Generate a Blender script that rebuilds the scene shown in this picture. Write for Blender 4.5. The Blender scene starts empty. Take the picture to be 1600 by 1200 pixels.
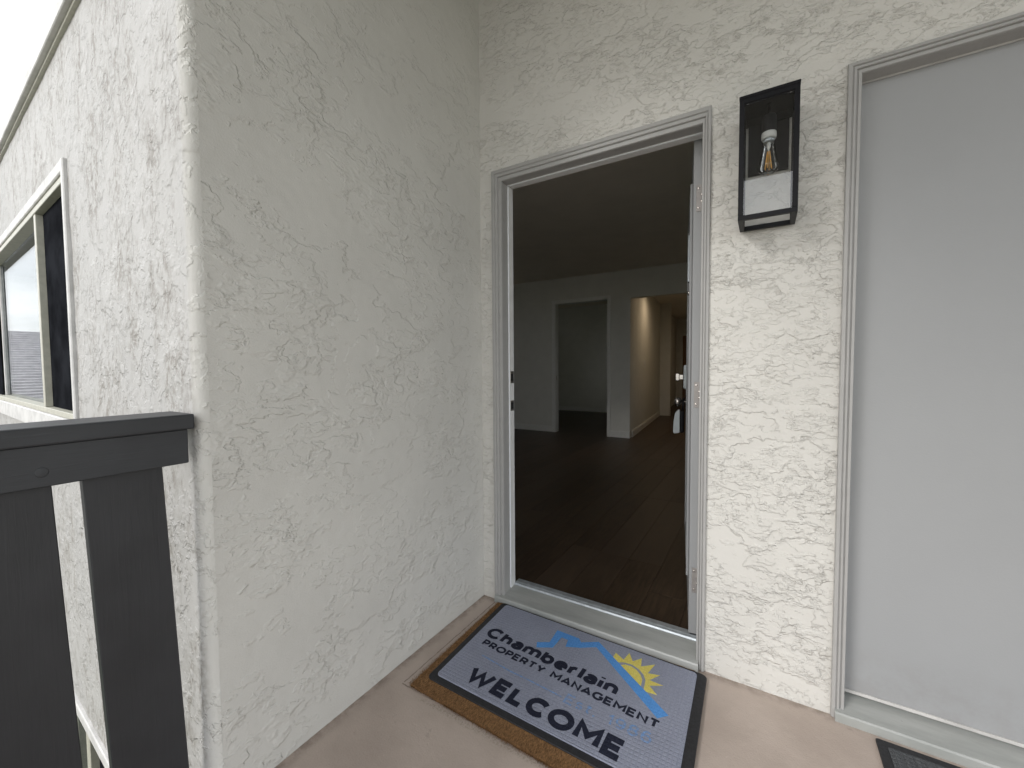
import bpy, bmesh, math, random
from math import sin, cos, radians as R, pi
from mathutils import Vector, Matrix
random.seed(7)
sc = bpy.context.scene
col = sc.collection

# ------------------------------------------------------------------ camera, sky, sun, exposure
W_PX = 1600.0
yaw, pitch, roll, f_px = -0.547914, -0.043254, -0.006870, 644.774
cam_d = bpy.data.cameras.new('camera'); cam = bpy.data.objects.new('camera', cam_d); col.objects.link(cam)
fw = Vector((sin(yaw)*cos(pitch), cos(yaw)*cos(pitch), sin(pitch)))
rt = Vector((cos(yaw), -sin(yaw), 0)); up = rt.cross(fw)
r2 = rt*cos(roll) + up*sin(roll); u2 = up*cos(roll) - rt*sin(roll)
m = Matrix((( r2.x, u2.x, -fw.x, 1.20456), (r2.y, u2.y, -fw.y, -1.68704), (r2.z, u2.z, -fw.z, 1.17031), (0, 0, 0, 1)))
cam.matrix_world = m
cam_d.sensor_width = 36.0; cam_d.lens = 36.0*f_px/W_PX
cam_d.clip_start = 0.02; cam_d.clip_end = 500
sc.camera = cam

world = bpy.data.worlds.new('World'); sc.world = world; world.use_nodes = True
wt = world.node_tree; wt.nodes.clear()
SUN_EL, SUN_AZ = R(30), R(208)          # azimuth measured clockwise from +y
def wn(t, **k):
    n = wt.nodes.new(t)
    for a, b in k.items(): setattr(n, a, b)
    return n
sky = wn('ShaderNodeTexSky', sky_type='NISHITA', sun_disc=False, sun_elevation=SUN_EL, sun_rotation=SUN_AZ, air_density=1.0, dust_density=2.0)
geo = wn('ShaderNodeTexCoord')
mp = wn('ShaderNodeMapping'); mp.inputs['Scale'].default_value = (1.3, 1.3, 6.0)
nz = wn('ShaderNodeTexNoise'); nz.inputs['Scale'].default_value = 1.6; nz.inputs['Detail'].default_value = 6; nz.inputs['Roughness'].default_value = .55
rp = wn('ShaderNodeMapRange'); rp.inputs['From Min'].default_value = .35; rp.inputs['From Max'].default_value = .62
rp.inputs['To Min'].default_value = .62; rp.inputs['To Max'].default_value = .97
mx = wn('ShaderNodeMix', data_type='RGBA'); mx.inputs['B'].default_value = (13.4, 13.7, 14.0, 1)
bg = wn('ShaderNodeBackground'); bg.inputs['Strength'].default_value = 0.100
wo = wn('ShaderNodeOutputWorld')
L = wt.links
L.new(geo.outputs['Generated'], mp.inputs['Vector']); L.new(mp.outputs[0], nz.inputs['Vector']); L.new(nz.outputs['Fac'], rp.inputs['Value'])
L.new(rp.outputs[0], mx.inputs['Factor']); L.new(sky.outputs[0], mx.inputs['A']); L.new(mx.outputs['Result'], bg.inputs['Color']); L.new(bg.outputs[0], wo.inputs[0])

sun_d = bpy.data.lights.new('sun', 'SUN'); sun_d.energy = .92; sun_d.angle = R(18); sun_d.color = (1, .985, .965)
sun = bpy.data.objects.new('sun', sun_d); col.objects.link(sun)
sdir = Vector((sin(SUN_AZ)*cos(SUN_EL), cos(SUN_AZ)*cos(SUN_EL), sin(SUN_EL)))
sun.rotation_euler = (-sdir).to_track_quat('-Z', 'Y').to_euler()

vs = sc.view_settings; vs.view_transform = 'Standard'; vs.look = 'None'; vs.gamma = 1; vs.use_curve_mapping = False
vs.exposure = 0.76
sc.render.engine = 'CYCLES'
try:
    sc.cycles.use_denoising = True; sc.cycles.denoiser = 'OPENIMAGEDENOISE'
    sc.cycles.max_bounces = 10; sc.cycles.diffuse_bounces = 6; sc.cycles.transparent_max_bounces = 16; sc.cycles.glossy_bounces = 5
    sc.cycles.sample_clamp_indirect = 8
except Exception: pass

# ------------------------------------------------------------------ helpers
def tag(o, label=None, cat=None, group=None, kind=None):
    if label: o['label'] = label
    if cat: o['category'] = cat
    if group: o['group'] = group
    if kind: o['kind'] = kind
    return o
def thing(name, loc, label, cat, group=None):
    o = bpy.data.objects.new(name, None); col.objects.link(o); o.location = loc; o.empty_display_size = .05
    return tag(o, label, cat, group)
def origin(p):
    v = Vector((0, 0, 0))
    while p is not None: v = v + Vector(p.location); p = p.parent
    return v
class MB:
    """collects geometry in world coordinates"""
    def __init__(s): s.bm = bmesh.new()
    def box(s, x0, x1, y0, y1, z0, z1, bev=0.0, seg=1, mat=None):
        b = bmesh.new(); bmesh.ops.create_cube(b, size=1)
        for v in b.verts:
            v.co = Vector(((x0+x1)/2+v.co.x*(x1-x0), (y0+y1)/2+v.co.y*(y1-y0), (z0+z1)/2+v.co.z*(z1-z0)))
        if bev > 0: bmesh.ops.bevel(b, geom=b.edges[:], offset=bev, segments=seg, affect='EDGES', profile=.5)
        if mat is not None: b.transform(mat)
        return s._add(b)
    def _add(s, b):
        vm = {}
        for v in b.verts: vm[v] = s.bm.verts.new(v.co)
        for f in b.faces:
            try: nf = s.bm.faces.new([vm[v] for v in f.verts]); nf.smooth = f.smooth; nf.material_index = f.material_index
            except ValueError: pass
        b.free(); return s
    def verts_faces(s, vs_, fs, smooth=False):
        v = [s.bm.verts.new(p) for p in vs_]
        for f in fs:
            try: nf = s.bm.faces.new([v[i] for i in f]); nf.smooth = smooth
            except ValueError: pass
        return s
    def lathe(s, prof, c, axis='z', n=24, smooth=True):
        """prof: (r, h) pairs along the axis from centre c"""
        rings = []
        for r, h in prof:
            ring = []
            for k in range(n):
                a = 2*pi*k/n; p = (r*cos(a), r*sin(a), h)
                if axis == 'z': q = p
                elif axis == 'x': q = (p[2], p[0], p[1])
                else: q = (p[1], p[2], p[0])
                ring.append(s.bm.verts.new(Vector(c)+Vector(q)))
            rings.append(ring)
        for a, b in zip(rings, rings[1:]):
            for k in range(n):
                f = s.bm.faces.new((a[k], a[(k+1) % n], b[(k+1) % n], b[k])); f.smooth = smooth
        for ring, rev in ((rings[0], True), (rings[-1], False)):
            if (Vector(ring[0].co)-Vector(ring[n//2].co)).length > 1e-5:
                s.bm.faces.new(ring[::-1] if rev else ring)
        return s
    def tube(s, pts, r, n=8):
        pts = [Vector(p) for p in pts]; rings = []
        for i, p in enumerate(pts):
            t = (pts[min(i+1, len(pts)-1)]-pts[max(i-1, 0)]).normalized()
            a = t.orthogonal().normalized(); b = t.cross(a)
            if rings_dir := getattr(s, '_la', None):
                a = (rings_dir - t*rings_dir.dot(t)).normalized(); b = t.cross(a)
            s._la = a
            rings.append([s.bm.verts.new(p+(a*cos(2*pi*k/n)+b*sin(2*pi*k/n))*r) for k in range(n)])
        s._la = None
        for a, b in zip(rings, rings[1:]):
            for k in range(n):
                f = s.bm.faces.new((a[k], a[(k+1) % n], b[(k+1) % n], b[k])); f.smooth = True
        s.bm.faces.new(rings[0][::-1]); s.bm.faces.new(rings[-1]); return s
    def build(s, name, mat, parent=None, normals=True):
        if normals: bmesh.ops.recalc_face_normals(s.bm, faces=s.bm.faces[:])
        o3 = origin(parent)
        for v in s.bm.verts: v.co -= o3
        me = bpy.data.meshes.new(name); s.bm.to_mesh(me); s.bm.free()
        me.materials.append(mat)
        o = bpy.data.objects.new(name, me); col.objects.link(o); o.parent = parent
        return o
def bx(name, mat, parent, *a, **k): return MB().box(*a, **k).build(name, mat, parent)

# ------------------------------------------------------------------ materials
class NT:
    def __init__(s, name):
        s.m = bpy.data.materials.new(name); s.m.use_nodes = True; s.t = s.m.node_tree; s.t.nodes.clear()
        s.out = s.t.nodes.new('ShaderNodeOutputMaterial')
        s.bsdf = s.t.nodes.new('ShaderNodeBsdfPrincipled'); s.t.links.new(s.bsdf.outputs[0], s.out.inputs['Surface'])
        s.tc = s.t.nodes.new('ShaderNodeTexCoord')
        s.P = s.tc.outputs['Object']
    def _in(s, sock, v):
        if v is None: return
        if hasattr(v, 'links') or isinstance(v, bpy.types.NodeSocket): s.t.links.new(v, sock)
        else: sock.default_value = v
    def math(s, op, a, b=None, c=None, clamp=False):
        n = s.t.nodes.new('ShaderNodeMath'); n.operation = op; n.use_clamp = clamp
        s._in(n.inputs[0], a); s._in(n.inputs[1], b); s._in(n.inputs[2], c); return n.outputs[0]
    def mapping(s, loc=(0, 0, 0), rot=(0, 0, 0), scale=(1, 1, 1), v=None):
        n = s.t.nodes.new('ShaderNodeMapping'); s._in(n.inputs['Vector'], v or s.P)
        n.inputs['Location'].default_value = loc; n.inputs['Rotation'].default_value = rot; n.inputs['Scale'].default_value = scale
        return n.outputs[0]
    def noise(s, scale, detail=2, rough=.5, dist=0, v=None, lac=2.0, out='Fac'):
        n = s.t.nodes.new('ShaderNodeTexNoise'); s._in(n.inputs['Vector'], v or s.P)
        n.inputs['Scale'].default_value = scale; n.inputs['Detail'].default_value = detail
        n.inputs['Roughness'].default_value = rough; n.inputs['Distortion'].default_value = dist; n.inputs['Lacunarity'].default_value = lac
        return n.outputs[out]
    def step(s, x, a, b, lo=0.0, hi=1.0, kind='SMOOTHSTEP'):
        n = s.t.nodes.new('ShaderNodeMapRange'); n.interpolation_type = kind
        s._in(n.inputs['Value'], x); n.inputs['From Min'].default_value = a; n.inputs['From Max'].default_value = b
        n.inputs['To Min'].default_value = lo; n.inputs['To Max'].default_value = hi; return n.outputs[0]
    def mix(s, f, a, b, mode='MIX'):
        n = s.t.nodes.new('ShaderNodeMix'); n.data_type = 'RGBA'; n.blend_type = mode
        s._in(n.inputs['Factor'], f)
        s._in(n.inputs['A'], a if not isinstance(a, tuple) else (*a, 1)[:4]); s._in(n.inputs['B'], b if not isinstance(b, tuple) else (*b, 1)[:4])
        return n.outputs['Result']
    def xyz(s, v=None):
        n = s.t.nodes.new('ShaderNodeSeparateXYZ'); s._in(n.inputs[0], v or s.P); return n.outputs
    def set(s, **k):
        for a, b in k.items():
            a = a.replace('_', ' ')
            s._in(s.bsdf.inputs[a], (*b, 1)[:4] if isinstance(b, tuple) else b)
        return s
    def bump(s, h, dist=.002, strength=1.0):
        n = s.t.nodes.new('ShaderNodeBump'); s._in(n.inputs['Height'], h); n.inputs['Distance'].default_value = dist; n.inputs['Strength'].default_value = strength
        s.t.links.new(n.outputs[0], s.bsdf.inputs['Normal']); return s

def simple(name, c, rough=.5, metal=0.0, var=.06, nscale=30, bump=0.0, spec=.5):
    n = NT(name); f = n.noise(nscale, 4, .6)
    c2 = tuple(x*(1-var*2) for x in c); c3 = tuple(min(1, x*(1+var)) for x in c)
    n.set(Base_Color=n.mix(n.step(f, .3, .7), c2, c3), Roughness=rough, Metallic=metal)
    n.bsdf.inputs['Specular IOR Level'].default_value = spec
    if bump: n.bump(n.noise(nscale*8, 4, .6), dist=bump)
    return n.m

def stucco(name, base, tilt, seed, aniso=(1, 1, 1), amp=1.0, stain=0.0, grime_shade=.14, cover=1.0):
    """skip-trowel plaster: flat smears with ragged raised edges over a sandy coat"""
    n = NT(name)
    off = (seed*3.7, seed*1.3, seed*2.1)
    base_v = n.mapping(loc=off, rot=tilt, scale=aniso)
    # warped domain for torn edges
    wv = n.t.nodes.new('ShaderNodeVectorMath'); wv.operation = 'MULTIPLY_ADD'
    n.t.links.new(n.noise(9, 5, .6, v=base_v, out='Color'), wv.inputs[0]); wv.inputs[1].default_value = (.07, .07, .07); n.t.links.new(base_v, wv.inputs[2])
    v = wv.outputs[0]
    a = n.noise(3.3, 8, .60, v=v)
    b = n.noise(10, 5, .58, v=n.mapping(loc=(5, 2, 7), v=v))
    c = n.noise(27, 3, .55, v=n.mapping(loc=(1, 9, 4), v=v))
    m1 = n.step(n.noise(2.1, 3, .5, v=base_v), .36, .50)
    m2 = n.step(n.noise(3.0, 5, .62, v=n.mapping(loc=(3, 3, 3), v=base_v)), .56-.05*cover, .61-.05*cover)
    m3 = n.step(n.noise(4.6, 5, .65, v=n.mapping(loc=(8, 1, 1), v=base_v)), .56-.05*cover, .60-.05*cover)
    # flat smears laid over one another: each ends in a torn lip
    ha = n.math('MULTIPLY', n.math('ADD', n.step(a, .486, .512), n.math('MULTIPLY', n.step(a, .575, .600), .8)), m1)
    hb = n.math('MULTIPLY', n.step(b, .475, .515, 0, 1.3), m2)
    hc = n.math('MULTIPLY', n.step(c, .50, .58), n.math('MAXIMUM', m3, n.math('MULTIPLY', m2, .5)))
    fine = n.noise(190, 4, .65)
    sweep = n.noise(16, 4, .6, v=n.mapping(rot=(.5, .5, 0), scale=(.5, .5, 4), v=base_v))
    h = n.math('MULTIPLY', ha, .0024*amp)
    h = n.math('MULTIPLY_ADD', hb, .0020*amp, h)
    h = n.math('MULTIPLY_ADD', hc, .0016*amp, h)
    h = n.math('MULTIPLY_ADD', fine, .0008, h)
    h = n.math('MULTIPLY_ADD', sweep, .0006, h)
    d = n.t.nodes.new('ShaderNodeDisplacement'); n._in(d.inputs['Height'], h); d.inputs['Midlevel'].default_value = 0; d.inputs['Scale'].default_value = 1
    n.t.links.new(d.outputs[0], n.out.inputs['Displacement'])
    n.m.displacement_method = 'BUMP'
    # colour: paint with faint mottling, dark lines of dirt and painted edge shade along the torn lips
    colr = n.mix(n.step(n.noise(1.7, 4, .6), .3, .7), tuple(x*.96 for x in base), tuple(min(1, x*1.03) for x in base))
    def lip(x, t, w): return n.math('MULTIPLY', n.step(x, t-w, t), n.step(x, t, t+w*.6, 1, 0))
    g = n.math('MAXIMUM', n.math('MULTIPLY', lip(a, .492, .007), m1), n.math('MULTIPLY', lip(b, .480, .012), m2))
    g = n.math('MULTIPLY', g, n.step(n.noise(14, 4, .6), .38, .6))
    colr = n.mix(n.math('MULTIPLY', g, grime_shade), colr, tuple(x*y for x, y in zip(base, (.42, .38, .33))))
    if stain > 0:
        sv = n.mapping(loc=off, scale=(2.6, 2.6, .7))
        st = n.noise(2.2, 8, .7, v=sv)
        st2 = n.noise(9, 7, .72, v=n.mapping(loc=(2, 2, 1), scale=(1.1, 1.1, .8)))
        st3 = n.noise(60, 5, .7, v=n.mapping(scale=(.7, .7, .5)))
        k = n.math('MULTIPLY', n.step(st, .40, .60), n.step(st2, .40, .60))
        k = n.math('MULTIPLY', k, n.step(st3, .42, .56, .10, 1.0))
        zz = n.xyz()[2]
        k = n.math('MULTIPLY', k, n.step(zz, .5, 1.6, .55, 1.0))
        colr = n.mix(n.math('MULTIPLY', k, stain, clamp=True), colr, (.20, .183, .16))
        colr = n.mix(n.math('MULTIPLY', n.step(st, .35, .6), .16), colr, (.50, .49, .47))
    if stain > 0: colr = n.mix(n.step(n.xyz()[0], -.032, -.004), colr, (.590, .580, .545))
    n.set(Base_Color=colr, Roughness=.62)
    n.bsdf.inputs['Specular IOR Level'].default_value = .35
    return n.m

M = {}
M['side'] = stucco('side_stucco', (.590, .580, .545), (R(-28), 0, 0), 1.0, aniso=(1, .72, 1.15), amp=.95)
M['entry'] = stucco('entry_stucco', (.605, .590, .553), (0, R(-26), 0), 2.3, aniso=(1.15, 1.4, 2.0), amp=1.05, cover=1.6, grime_shade=.36)
M['facade'] = stucco('facade_stucco', (.400, .392, .380), (0, R(12), 0), 4.1, aniso=(.8, .8, .8), amp=1.1, stain=1.0, cover=2.0, grime_shade=.5)
M['frame'] = simple('grey_trim_paint', (.365, .360, .350), .42, var=.02, nscale=18)
M['leafgrey'] = simple('grey_door_paint', (.345, .341, .348), .42, var=.015, nscale=5, bump=.00012)
M['white'] = simple('white_paint', (.74, .74, .73), .45, var=.03, nscale=14, bump=.0001)
M['seal'] = simple('white_weatherstrip', (.80, .82, .85), .5, var=.02)
M['metal'] = simple('brushed_aluminium', (.50, .54, .57), .42, metal=.55, var=.08, nscale=40)
M['nickel'] = simple('satin_nickel', (.60, .56, .52), .26, metal=1.0, var=.04)
M['hinge'] = simple('painted_hinge', (.36, .335, .32), .4, metal=.4, var=.06, nscale=60)
M['black'] = simple('black_powder_coat', (.008, .008, .010), .45, var=.1, spec=.18)
M['rubber'] = simple('black_rubber', (.022, .022, .025), .62, var=.2, nscale=120, bump=.0004)
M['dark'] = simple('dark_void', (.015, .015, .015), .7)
M['soffit'] = simple('painted_soffit', (.33, .32, .30), .7, var=.04, nscale=6)
M['intwall'] = simple('interior_wall_paint', (.66, .65, .60), .6, var=.02, nscale=6, bump=.0001)
M['intceil'] = simple('interior_ceiling_paint', (.74, .69, .60), .7, var=.02, nscale=4)
M['base'] = simple('baseboard_gloss_white', (.72, .715, .68), .4, var=.02)
M['fascia'] = simple('weathered_fascia_paint', (.52, .51, .49), .55, var=.08, nscale=9, bump=.0003)
M['wtrim'] = simple('window_trim_plaster', (.56, .55, .535), .6, var=.08, nscale=12, bump=.0008)
M['wframe'] = simple('tan_aluminium_frame', (.44, .43, .36), .45, var=.05)
M['screen'] = simple('insect_screen', (.016, .017, .020), .9, var=.25, nscale=5, spec=.0)
M['lock'] = simple('pale_grey_plastic', (.50, .54, .55), .45, var=.03)
M['filament'] = simple('amber_filament', (.95, .50, .10), .5)
M['brick'] = simple('neighbour_stucco', (.45, .42, .38), .8)

def wood_paint(name, c, ax):
    n = NT(name); sc_ = [1, 1, 1]; 
    sc_ = tuple(.06 if i == ax else 1.0 for i in range(3))
    g = n.noise(90, 5, .6, dist=.6, v=n.mapping(scale=sc_)); k = n.noise(7, 3, .5)
    chips = n.step(n.noise(38, 6, .7, v=n.mapping(scale=tuple(.3 if i == ax else 1.0 for i in range(3)))), .70, .73)
    cc = n.mix(n.step(k, .3, .7), tuple(x*.86 for x in c), tuple(x*1.1 for x in c))
    cc = n.mix(n.math('MULTIPLY', chips, .7), cc, tuple(x*.45 for x in c))
    n.set(Base_Color=cc, Roughness=.5)
    n.bump(n.math('ADD', g, n.math('MULTIPLY', n.noise(24, 5, .65, v=n.mapping(scale=sc_)), 1.4)), dist=.0006)
    return n.m
M['rail_h'] = wood_paint('charcoal_painted_rail', (.031, .033, .037), 1)
M['rail_v'] = wood_paint('charcoal_painted_picket', (.026, .027, .030), 2)

def glass(name, tint=(1, 1, 1), rough=.0, ior=1.5, boost=1.0):
    n = NT(name); n.t.nodes.remove(n.bsdf)
    tr = n.t.nodes.new('ShaderNodeBsdfTransparent'); tr.inputs[0].default_value = (*tint, 1)
    gl = n.t.nodes.new('ShaderNodeBsdfGlossy'); gl.inputs['Roughness'].default_value = rough; gl.inputs['Color'].default_value = (1, 1, 1, 1)
    fr = n.t.nodes.new('ShaderNodeFresnel'); fr.inputs['IOR'].default_value = ior
    mxn = n.t.nodes.new('ShaderNodeMixShader')
    n._in(mxn.inputs[0], n.math('MULTIPLY', fr.outputs[0], boost, clamp=True))
    n.t.links.new(tr.outputs[0], mxn.inputs[1]); n.t.links.new(gl.outputs[0], mxn.inputs[2]); n.t.links.new(mxn.outputs[0], n.out.inputs[0])
    return n.m
M['glass'] = glass('clear_lantern_glass', (.97, .975, .975), 0, 1.5, 1.05)
M['bulbglass'] = glass('bulb_glass', (.95, .95, .94), .02, 1.5, 1.1)
M['winglass'] = glass('window_glass', (.72, .75, .76), .004, 1.5, .62)

# landing floor: salmon-beige coated concrete
n = NT('coated_concrete')
f1 = n.noise(3.5, 5, .6); sp = n.noise(260, 3, .7); sp2 = n.noise(120, 2, .5)
c = n.mix(n.step(f1, .3, .7), (.410, .338, .292), (.495, .415, .362))
c = n.mix(n.math('MULTIPLY', n.step(sp, .62, .70), .6), c, (.20, .15, .12))
c = n.mix(n.math('MULTIPLY', n.step(sp2, .70, .76), .35), c, (.62, .56, .50))
c = n.mix(n.math('MULTIPLY', n.step(n.noise(14, 7, .7), .60, .70), .5), c, (.27, .21, .175))
o = n.xyz(); wob = n.math('MULTIPLY_ADD', n.noise(25, 3, .6), .012, -.006)
dx = n.math('ABSOLUTE', n.math('ADD', n.math('SUBTRACT', o[0], .083), wob))
ln = n.math('MULTIPLY', n.step(dx, .0012, .0035, 1, 0), n.step(o[1], -.635, -.630))
dy = n.math('ABSOLUTE', n.math('ADD', n.math('ADD', o[1], .640), wob))
ln2 = n.math('MULTIPLY', n.step(dy, .0012, .0035, 1, 0), n.math('MULTIPLY', n.step(o[0], .078, .083), n.step(o[0], .115, .13, 1, 0)))
c = n.mix(n.math('MULTIPLY', n.math('MAXIMUM', ln, ln2), n.step(n.noise(30, 4, .6), .3, .5, .25, .75)), c, (.15, .115, .09))
# grime caught along the front edge of the coir mat
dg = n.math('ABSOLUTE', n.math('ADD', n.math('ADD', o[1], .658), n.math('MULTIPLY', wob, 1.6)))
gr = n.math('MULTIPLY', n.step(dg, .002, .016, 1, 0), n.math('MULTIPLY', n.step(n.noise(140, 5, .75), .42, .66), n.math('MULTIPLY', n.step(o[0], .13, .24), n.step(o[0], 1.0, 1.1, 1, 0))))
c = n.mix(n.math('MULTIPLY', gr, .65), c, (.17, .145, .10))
# dust at the foot of the walls
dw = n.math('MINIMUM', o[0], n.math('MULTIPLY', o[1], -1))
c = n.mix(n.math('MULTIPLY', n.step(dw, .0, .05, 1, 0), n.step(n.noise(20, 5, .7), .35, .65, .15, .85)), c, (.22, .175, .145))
n.set(Base_Color=c, Roughness=.55); n.bump(n.math('ADD', n.noise(180, 4, .6), n.math('MULTIPLY', n.noise(24, 3, .5), 1.5)), dist=.0009)
M['floor'] = n.m

# doormat
MATZ = .0165
def carpet(name, c1, c2, worn=None):
    n = NT(name); o = n.xyz()
    def cell(s_, p, q):
        return n.math('ABSOLUTE', n.math('SINE', n.math('MULTIPLY_ADD', s_, pi/.0145, q)))
    wx = n.math('MULTIPLY_ADD', n.noise(6, 2, .5), .5, 0)
    sq = n.math('MULTIPLY', n.step(cell(o[0], 0, wx), .15, .6), n.step(cell(o[1], 0, wx), .15, .6))
    fib = n.noise(420, 4, .7); fl = n.noise(5, 4, .6)
    c = n.mix(n.step(fib, .3, .7), c1, c2)
    c = n.mix(n.math('MULTIPLY', n.step(sq, 0, 1, 1, 0), n.step(n.noise(40, 4, .7), .3, .7, .0, .15)), c, tuple(x*.55 for x in c1))
    c = n.mix(n.math('MULTIPLY', n.step(fl, .35, .7), .18), c, tuple(min(1, x*1.25) for x in c2))
    if worn is not None: c = n.mix(n.step(n.noise(150, 4, .7), .38, .62, .1, .8), c, worn)
    n.set(Base_Color=c, Roughness=.95); n.bsdf.inputs['Specular IOR Level'].default_value = .1
    n.bump(n.math('ADD', n.math('MULTIPLY', sq, 1.0), n.math('MULTIPLY', fib, .7)), dist=.0018)
    return n.m
G1, G2 = (.245, .262, .335), (.355, .377, .465)
M['pile'] = carpet('grey_carpet_pile', G1, G2)
M['ink'] = carpet('navy_print', (.016, .018, .034), (.030, .034, .055))
M['blue'] = carpet('blue_print', (.085, .27, .66), (.14, .38, .80))
M['paleblue'] = carpet('faded_blue_print', (.13, .29, .62), (.22, .42, .74), worn=(.27, .285, .37))
M['yellow'] = carpet('yellow_print', (.62, .52, .10), (.86, .74, .22))
M['pile2'] = carpet('dark_grey_pile', (.060, .064, .070), (.13, .135, .14))
n = NT('coir'); fb = n.noise(300, 5, .75, v=n.mapping(rot=(0, 0, .6), scale=(1, .35, 1)))
n.set(Base_Color=n.mix(n.step(fb, .3, .72), (.085, .038, .012), (.40, .215, .085)), Roughness=.95); n.bump(fb, dist=.005)
M['coir'] = n.m

# plank floor
n = NT('walnut_plank'); oi = n.t.nodes.new('ShaderNodeObjectInfo')
ov = n.t.nodes.new('ShaderNodeVectorMath'); ov.operation = 'MULTIPLY_ADD'
n.t.links.new(oi.outputs['Random'], ov.inputs[0]); ov.inputs[1].default_value = (17, 31, 5); n.t.links.new(n.P, ov.inputs[2])
g1 = n.noise(14, 8, .65, dist=1.2, v=n.mapping(scale=(3.0, .32, 1), v=ov.outputs[0]))
g2 = n.noise(3.5, 4, .6, dist=.8, v=n.mapping(scale=(1.6, .5, 1), v=ov.outputs[0]))
c = n.mix(n.step(g1, .3, .7), (.030, .019, .012), (.082, .054, .034))
c = n.mix(n.step(g2, .4, .75, 0, .6), c, (.032, .020, .013))
c = n.mix(n.step(oi.outputs['Random'], 0, 1, 0, .55), c, (.088, .062, .043))
n.set(Base_Color=c, Roughness=n.step(g1, 0, 1, .38, .5)); n.bsdf.inputs['Specular IOR Level'].default_value = .32
n.bump(g1, dist=.0006); M['plank'] = n.m

n = NT('grey_door_paint_used'); o = n.xyz(); f = n.noise(2.3, 5, .6); sc1 = n.noise(34, 7, .75, v=n.mapping(scale=(1, 1, .35)))
c = n.mix(n.step(f, .3, .7), (.310, .315, .320), (.320, .325, .330))
c = n.mix(n.math('MULTIPLY', n.step(sc1, .68, .76), n.step(o[2], .1, .7, .40, .04)), c, (.20, .19, .18))
c = n.mix(n.math('MULTIPLY', n.step(o[2], .07, .22, 1, 0), n.step(n.noise(12, 6, .7), .35, .7, 0, .3)), c, (.22, .205, .19))
n.set(Base_Color=c, Roughness=.48); n.bump(n.noise(240, 3, .6), dist=.00035); M['leafgrey'] = n.m
n = NT('lawn'); g = n.noise(40, 6, .7); n.set(Base_Color=n.mix(n.step(g, .3, .7), (.035, .060, .018), (.085, .11, .035)), Roughness=.9)
n.bump(g, dist=.03); M['lawn'] = n.m
M['path'] = simple('walkway_concrete', (.42, .40, .37), .8, var=.08, nscale=4)
n = NT('asphalt_shingle'); g = n.noise(8, 6, .7); n.set(Base_Color=n.mix(n.step(g, .3, .7), (.50, .485, .50), (.66, .645, .655)), Roughness=.9); M['shingle'] = n.m

# ------------------------------------------------------------------ ground and far things
g = MB().verts_faces([(-80, -80, -2.75), (80, -80, -2.75), (80, 80, -2.75), (-80, 80, -2.75)], [(0, 1, 2, 3)]).build('lawn', M['lawn']); tag(g, kind='structure')
g = MB().box(-3.4, 12, -16, -3.8, -2.80, -2.70, bev=.01).build('bounce_paving', M['path']); tag(g, kind='structure')  # paving out of view, widened to bounce warm light upward

# neighbouring house whose roof the windows mirror
nb = thing('neighbour_house', (-12.2, -5.2, -2.75), 'neighbouring house with a pale grey shingled roof, mirrored in the upper window', 'house')
mbn = MB()
mbn.box(-15.4, -9.0, -11.2, -.2, -2.75, .42); mbn.build('wall', M['brick'], nb)
mbn = MB(); rows = 34
for side in (1, -1):
    for k in range(rows):
        a0, a1 = k/rows, (k+1)/rows
        xa, za = -12.2 + side*3.7*(1-a0), .35+1.62*a0
        xb, zb = -12.2 + side*3.7*(1-a1), .35+1.62*a1
        zl = .035
        v = [(xa, -11.6, za+zl), (xa, 0.1, za+zl), (xb, 0.1, zb+.004), (xb, -11.6, zb+.004), (xa, -11.6, za-.02), (xa, .1, za-.02)]
        mbn.verts_faces(v, [(0, 1, 2, 3), (4, 5, 1, 0)])
mbn.build('roof', M['shingle'], nb, normals=False)
MB().verts_faces([(-15.8, .08, .34), (-8.6, .08, .34), (-12.2, .08, 1.94), (-15.8, -11.58, .34), (-8.6, -11.58, .34), (-12.2, -11.58, 1.94)], [(0, 1, 2), (3, 5, 4), (0, 3, 4, 1)]).build('gable', M['brick'], nb)

# ------------------------------------------------------------------ stucco walls (dense grids so that the plaster relief is real)
def lin(a, b, step):
    k = max(1, int(round((b-a)/step))); return [a+(b-a)*i/k for i in range(k+1)]
def coords(breaks, steps):
    out = []
    for (a, b), s_ in zip(zip(breaks, breaks[1:]), steps):
        l = lin(a, b, s_); out += l if not out else l[1:]
    return out
from mathutils import noise as mnoise
def uneven(p, nrm, a):
    q = Vector(p); f = mnoise.noise(q*3.1)*.55+mnoise.noise(q*9+Vector((7, 3, 1)))*.28+mnoise.noise(q*34+Vector((1, 8, 2)))*.17
    return q + nrm*(f*a)
def grid(name, fn, us, vs_, holes, mat, parent, flip=False, rough=.0045):
    me = bpy.data.meshes.new(name)
    o_ = origin(parent); e = 1e-3
    def nrm(u, v):
        c = (Vector(fn(u+e, v))-Vector(fn(u, v))).cross(Vector(fn(u, v+e))-Vector(fn(u, v))).normalized(); return -c if flip else c
    cn = {u: nrm(u, 1.0) for u in us}
    verts = [tuple(uneven(fn(u, v), cn[u], rough) - o_) for v in vs_ for u in us]; nu = len(us); faces = []
    for j in range(len(vs_)-1):
        vc = (vs_[j]+vs_[j+1])/2
        for i in range(nu-1):
            uc = (us[i]+us[i+1])/2
            if any(h[0] < uc < h[1] and h[2] < vc < h[3] for h in holes): continue
            q = (j*nu+i, j*nu+i+1, (j+1)*nu+i+1, (j+1)*nu+i)
            faces.append(q[::-1] if flip else q)
    me.from_pydata(verts, [], faces); me.materials.append(mat)
    me.polygons.foreach_set('use_smooth', [True]*len(me.polygons)); me.update()
    o = bpy.data.objects.new(name, me); col.objects.link(o); o.parent = parent; return o

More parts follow.
